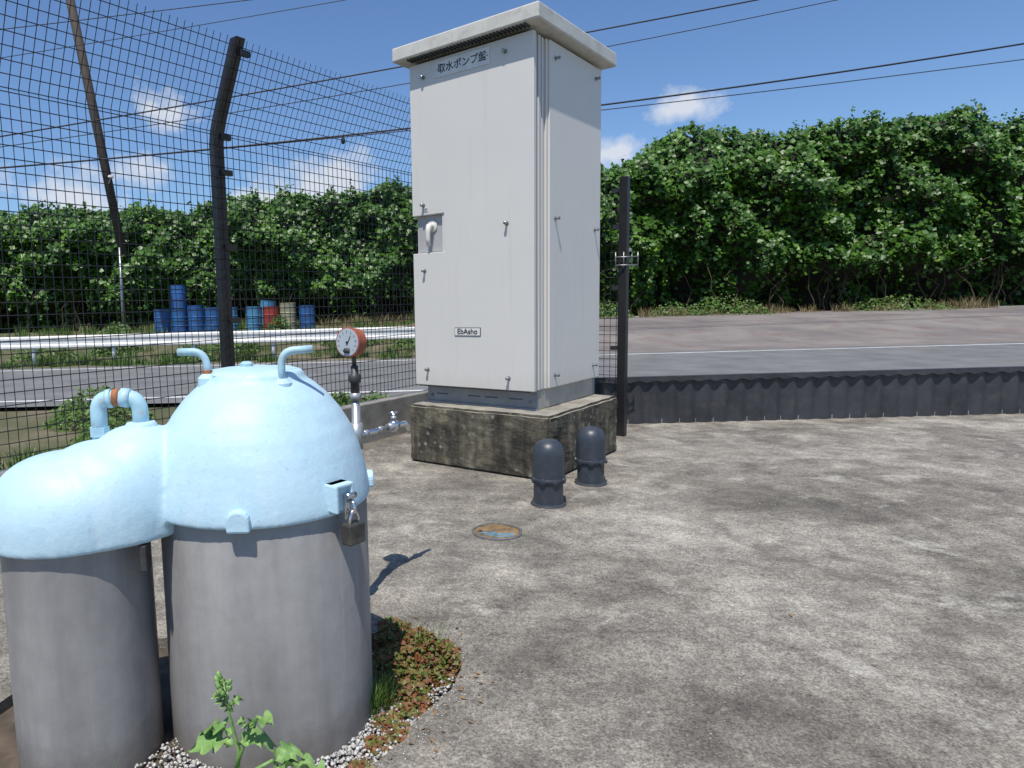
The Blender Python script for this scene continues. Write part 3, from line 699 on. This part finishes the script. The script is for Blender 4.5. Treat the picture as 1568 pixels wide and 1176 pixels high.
# ------------------------------------------------------------ vine covered bank
HX=[-40,-12,-9,-7.8,-5,-3.3,-1.6,0,1.1,5,9.8,11,11.6,12.5,14,18,24,30,40]
HZ=[5.6,5.8,5.6,5.7,6.25,6.1,6.0,6.3,6.5,6.7,6.9,6.95,7.6,8.3,8.6,8.3,8.9,8.4,8.6]
def surf(x,v):
    H=float(np.interp(x,HX,HZ))+.38*noise.noise((x*.9,3.1,0))+.22*noise.noise((x*2.7,1.1,0))
    z=.55+min(v,1)*(H-.55)
    lump=noise.noise((x*.42,z*.55,2.0))*1.4+noise.noise((x*1.1,z*1.3,7.0))*1.0+noise.noise((x*2.6,z*2.8,4.0))*.38
    y=29.2-lump*1.0
    if v<.30: y+=(1-(v/.30)**2)*1.7
    y+=1.6*max(0,v-.6)**2*6
    if v>1: y+=(v-1)*12; z+=.25*noise.noise((x*.8,y*.8,0))-(v-1)*.6
    return x,y,z
Pv=[];Sz=[]
for i in range(98000):
    x=random.uniform(-18.5,33); v=random.random()*1.12
    dens=.40+.75*noise.noise((x*.9,v*5,9))+.35
    if v<.24: dens*=.22+.40*(noise.noise((x*.6,0,3))>0)
    if random.random()>dens: continue
    x,y,z=surf(x,v)
    dpt=random.random()**2*.5
    Pv.append((x+random.gauss(0,.05),y+dpt-.15+random.gauss(0,.08),z+random.gauss(0,.07)))
    Sz.append(random.uniform(.13,.28))
Pv=np.array(Pv); n=len(Pv)
Nr=np.stack([rng.normal(0,.5,n),-.75+rng.normal(0,.45,n),.7+rng.normal(0,.4,n)],1)
vb_=empty('vine_covered_bank')
leaves('foliage',Pv,Nr,np.array(Sz),'vine',.95,.12,vb_)
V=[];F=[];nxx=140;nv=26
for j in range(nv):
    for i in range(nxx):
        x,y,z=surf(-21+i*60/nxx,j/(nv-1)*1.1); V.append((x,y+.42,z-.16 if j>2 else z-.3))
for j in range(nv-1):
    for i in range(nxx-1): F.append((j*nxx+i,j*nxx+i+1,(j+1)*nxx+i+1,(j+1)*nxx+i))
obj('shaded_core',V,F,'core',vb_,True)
P=[];
for k in range(240):
    x=random.uniform(-18,33); _,y,z=surf(x,.98)
    hgt=random.uniform(.1,.65); dx=random.uniform(-.35,.35)
    for i in range(9):
        t_=i/9; P.append((x+dx*t_+random.gauss(0,.05),y+random.gauss(0,.1),z+hgt*t_+random.gauss(0,.03)))
for k in range(260): # hanging strands over the shaded foot
    x=random.uniform(-17,32); _,y,z=surf(x,random.uniform(.26,.42)); ln_=random.uniform(.4,1.5); dx=random.uniform(-.15,.15)
    for i in range(12):
        t_=i/12; P.append((x+dx*t_+random.gauss(0,.04),y-.1+random.gauss(0,.05),max(.6,z-ln_*t_+random.gauss(0,.03))))
P=np.array(P); n=len(P); leaves('shoots',P,np.stack([rng.normal(0,.6,n),-.6+rng.normal(0,.5,n),rng.normal(.4,.5,n)],1),rng.uniform(.09,.2,n),'vine',.9,.1,vb_)
lst=[]
for k in range(90):
    x=random.uniform(-17,30); z0=.5; y=29.0+random.uniform(0,1.2)
    pts=[(x+random.gauss(0,.12)*i,y+random.gauss(0,.06),z0+i*.55) for i in range(5)]
    lst.append(tube_data(pts,[.035,.03,.025,.02,.015],6))
V,F=join_data(lst); obj('stems',V,F,'stem',vb_,True)

# ------------------------------------------------------------ verge grasses
def tuft_pts(cx,cy,r,n,zf):
    a=rng.uniform(0,6.28,n); q=np.sqrt(rng.uniform(0,1,n))*r; x=cx+q*np.cos(a); y=cy+q*np.sin(a)
    return np.stack([x,y,np.array([zf(b) for b in y])],1)
pts=[];hh=[]
for k in range(170):
    s=random.uniform(-6,1.6); off=random.uniform(.15,2.2); q=P0+R2*s+L2*off
    n=60; hgt=random.uniform(.12,.42); pts.append(tuft_pts(q.x,q.y,.14,n,lambda y:-.11)); hh.append(rng.uniform(.5,1,n)*hgt)
for k in range(110):
    x=random.uniform(-14,4.2); y=random.uniform(18.3,19.6); n=45
    pts.append(tuft_pts(x,y,.2,n,lambda y:gz(y)-.02)); hh.append(rng.uniform(.4,1,n)*random.uniform(.12,.45))
for k in range(200):
    x=random.uniform(-14,4.2); y=random.uniform(20,28.5); n=40
    pts.append(tuft_pts(x,y,.25,n,lambda y:gz(y)-.02)); hh.append(rng.uniform(.4,1,n)*random.uniform(.15,.55))
blades('roadside_grass',np.concatenate(pts),np.concatenate(hh),.009,'grass',.7)
pts=[];hh=[]
for k in range(100):
    x=random.choice([random.uniform(-2.3,3.5),random.uniform(8,25),random.uniform(-12,0)]); y=random.uniform(27,29.3); n=50
    pts.append(tuft_pts(x,y,.35,n,lambda y:gz(y)-.02)); hh.append(rng.uniform(.4,1,n)*random.uniform(.15,.6))
blades('dry_grass',np.concatenate(pts),np.concatenate(hh),.011,'drygrass',1.1)
P=[];S=[]
for (cx,cy,cz,rr,hh_,n) in [(-.55,8.3,-.1,.5,.45,1600),(-.1,8.9,-.1,.45,.35,1200),(-3.9,9.3,-.1,.7,.5,1500),(-3.0,7.4,-.1,.5,.35,900),(-1.8,8.6,-.1,.5,.25,700),(-8.3,21.5,.1,.8,1.0,1300),(-5.4,19.3,-.05,.6,.55,700),(-4.6,21,.1,.9,.6,700),(-1.0,22,.2,1.0,.5,800),(1.5,21,.1,1.2,.5,800),(-10,20.3,0,1.0,.7,700),(-3.6,24.3,.45,.5,.7,500),(9,27.8,.55,1.2,.8,700),(14,28,.55,1.8,.9,900),(21,28,.55,2,.7,900),(12,28.3,.55,1.2,.6,500)]:
    for i in range(n):
        a=random.uniform(0,6.28); q=math.sqrt(random.random())*rr; k=1-(q/rr)**2
        P.append((cx+q*math.cos(a),cy+q*math.sin(a),cz+hh_*k*random.random()**.6+random.gauss(0,.02))); S.append(random.uniform(.03,.09) if cy<12 else random.uniform(.07,.15))
P=np.array(P); n=len(P); leaves('roadside_weeds',P,np.stack([rng.normal(0,.6,n),-.3+rng.normal(0,.5,n),.8+rng.normal(0,.3,n)],1),np.array(S),'grass',.7,.12)

# ------------------------------------------------------------ weeds in the gravel bed
P=[];S=[]
def addclump(cx,cy,r,hgt,n,s0,s1):
    for i in range(n):
        a=random.uniform(0,6.28); q=math.sqrt(random.random())*r; k=max(0,1-(q/r)**2)
        nn=.6+.6*noise.noise((cx*3+q*math.cos(a)*14,cy+q*math.sin(a)*14,0))
        P.append((cx+q*math.cos(a),cy+q*math.sin(a),-.03+hgt*k*nn*random.random()**.5)); S.append(random.uniform(s0,s1))
for c_ in [(.10,2.63,.15,.18),(.17,2.56,.13,.15),(.03,2.74,.12,.16),(.02,2.52,.13,.17),(.11,2.48,.11,.11),(.22,2.64,.10,.09),(.0,2.86,.09,.10),(-.03,2.38,.09,.09),(.06,2.36,.09,.08),(.07,2.27,.07,.06),(-.02,2.20,.06,.05),(-.05,2.08,.06,.045),(.03,2.14,.06,.04),(-.10,1.95,.07,.045),(-.18,1.87,.07,.04),(-.30,1.84,.06,.03),(-.0,2.0,.04,.02)]:
    addclump(c_[0],c_[1],c_[2],c_[3],int(c_[2]**2*56000),.011,.025)
P=np.array(P); n=len(P); leaves('clover_weeds',P,np.stack([rng.normal(0,.5,n),-.25+rng.normal(0,.5,n),.85+rng.normal(0,.25,n)],1),np.array(S),'weed',.9,.12)
pts=[tuft_pts(-.075,2.26,.035,170,lambda y:-.04),tuft_pts(.12,2.60,.12,60,lambda y:.0),tuft_pts(-.03,2.31,.04,110,lambda y:-.04),tuft_pts(-.78,1.72,.1,120,lambda y:-.04)]
P=np.concatenate(pts); blades('grass_tuft',P,rng.uniform(.06,.17,len(P)),.0016,'grass',.9)

wd=empty('broad_leaved_weed',(-.43,1.72,-.03)); wd.scale=(1.12,1.12,1.1)
def lobed_leaf(base,dirv,length,width,droop,roll=0):
    dirv=Vector(dirv).normalized(); side=dirv.cross(Vector((0,0,1))).normalized(); upv=side.cross(dirv)
    side=(side*math.cos(roll)+upv*math.sin(roll)); upv=side.cross(dirv)
    n=26; V=[];F=[]
    for i in range(n+1):
        t=i/n; env=math.sin(min(1,t*1.06+.02)*math.pi)**.6*(.45+.75*t) if t<.97 else .05
        lob=.42+.58*abs(math.sin(t*math.pi*4.5))**.8
        if t<.12: env*=t/.12*.5+.05; 
        wd_=width*.5*env*lob
        c=Vector(base)+dirv*length*t+Vector((0,0,-droop*t*t*length))
        wob=.012*math.sin(t*22)
        V+=[c+side*wd_+upv*(.25*wd_+wob),c+side*wd_*.5+upv*(.10*wd_),c,c-side*wd_*.5+upv*(.10*wd_),c-side*wd_+upv*(.25*wd_-wob)]
    for i in range(n):
        for k in range(4): F.append((i*5+k,i*5+k+1,i*5+6+k,i*5+5+k))
    return V,F
stem=[(0,0,0),(.0,.0,.12),(.012,.005,.22),(-.005,0,.32),(-.015,0,.40)]
tube('stem',stem,[.008,.007,.0055,.004,.003],'bigweed',wd,8)
tube('stem_branch',[(.0,0,.1),(.04,-.02,.18),(.10,-.03,.22)],[.006,.005,.004],'bigweed',wd,8)
tube('stem_branch',[(.0,0,.17),(.03,0,.25),(.045,.0,.30)],[.005,.004,.003],'bigweed',wd,8)
LL=[((0,0,.24),(-1,-.2,.75),.13,.10,.6,.3),((0,0,.27),(-1,.3,.55),.11,.09,.7,-.2),((.045,0,.29),(.8,-.3,.9),.09,.08,.6,.3),((.045,0,.28),(-.2,-.5,1),.07,.06,.4,0),((.01,0,.24),(1,.2,.7),.12,.09,.8,-.3),
    ((-.005,0,.33),(-.6,0,1),.07,.04,.3,0),((-.005,0,.33),(.6,-.2,1),.07,.04,.3,0),((-.01,0,.37),(-.2,.2,1),.05,.03,.2,0),((-.01,0,.36),(-.7,-.2,1),.045,.03,.3,.3),
    ((.1,-.03,.20),(1,-.1,.35),.15,.11,.5,.4),((.08,-.03,.19),(.6,-.7,.25),.15,.12,.6,-.2),((.06,-.02,.17),(.3,-.8,.0),.17,.13,.4,.1),((.1,-.03,.21),(.7,.4,.6),.10,.08,.6,-.4),
    ((0,0,.14),(-.8,-.5,.45),.15,.12,.6,.2),((0,0,.16),(.1,-.9,.55),.15,.11,.6,-.2),((0,0,.08),(-.2,-.9,.35),.18,.13,.5,.3),((.02,0,.12),(.8,-.5,.2),.17,.13,.6,.1)]
V,F=join_data([lobed_leaf(*q) for q in LL]); obj('leaves',V,F,'bigweed',wd,True)
for k in range(14):
    a=random.uniform(0,6.28); lathe('bud',[(.002,0),(.006,.006),(.005,.014),(.001,.018)],(-.015+.012*math.cos(a),.012*math.sin(a),.37+random.uniform(0,.05)),'bigweed',wd,7,(math.cos(a)*.5,math.sin(a)*.5,1))
print('done')
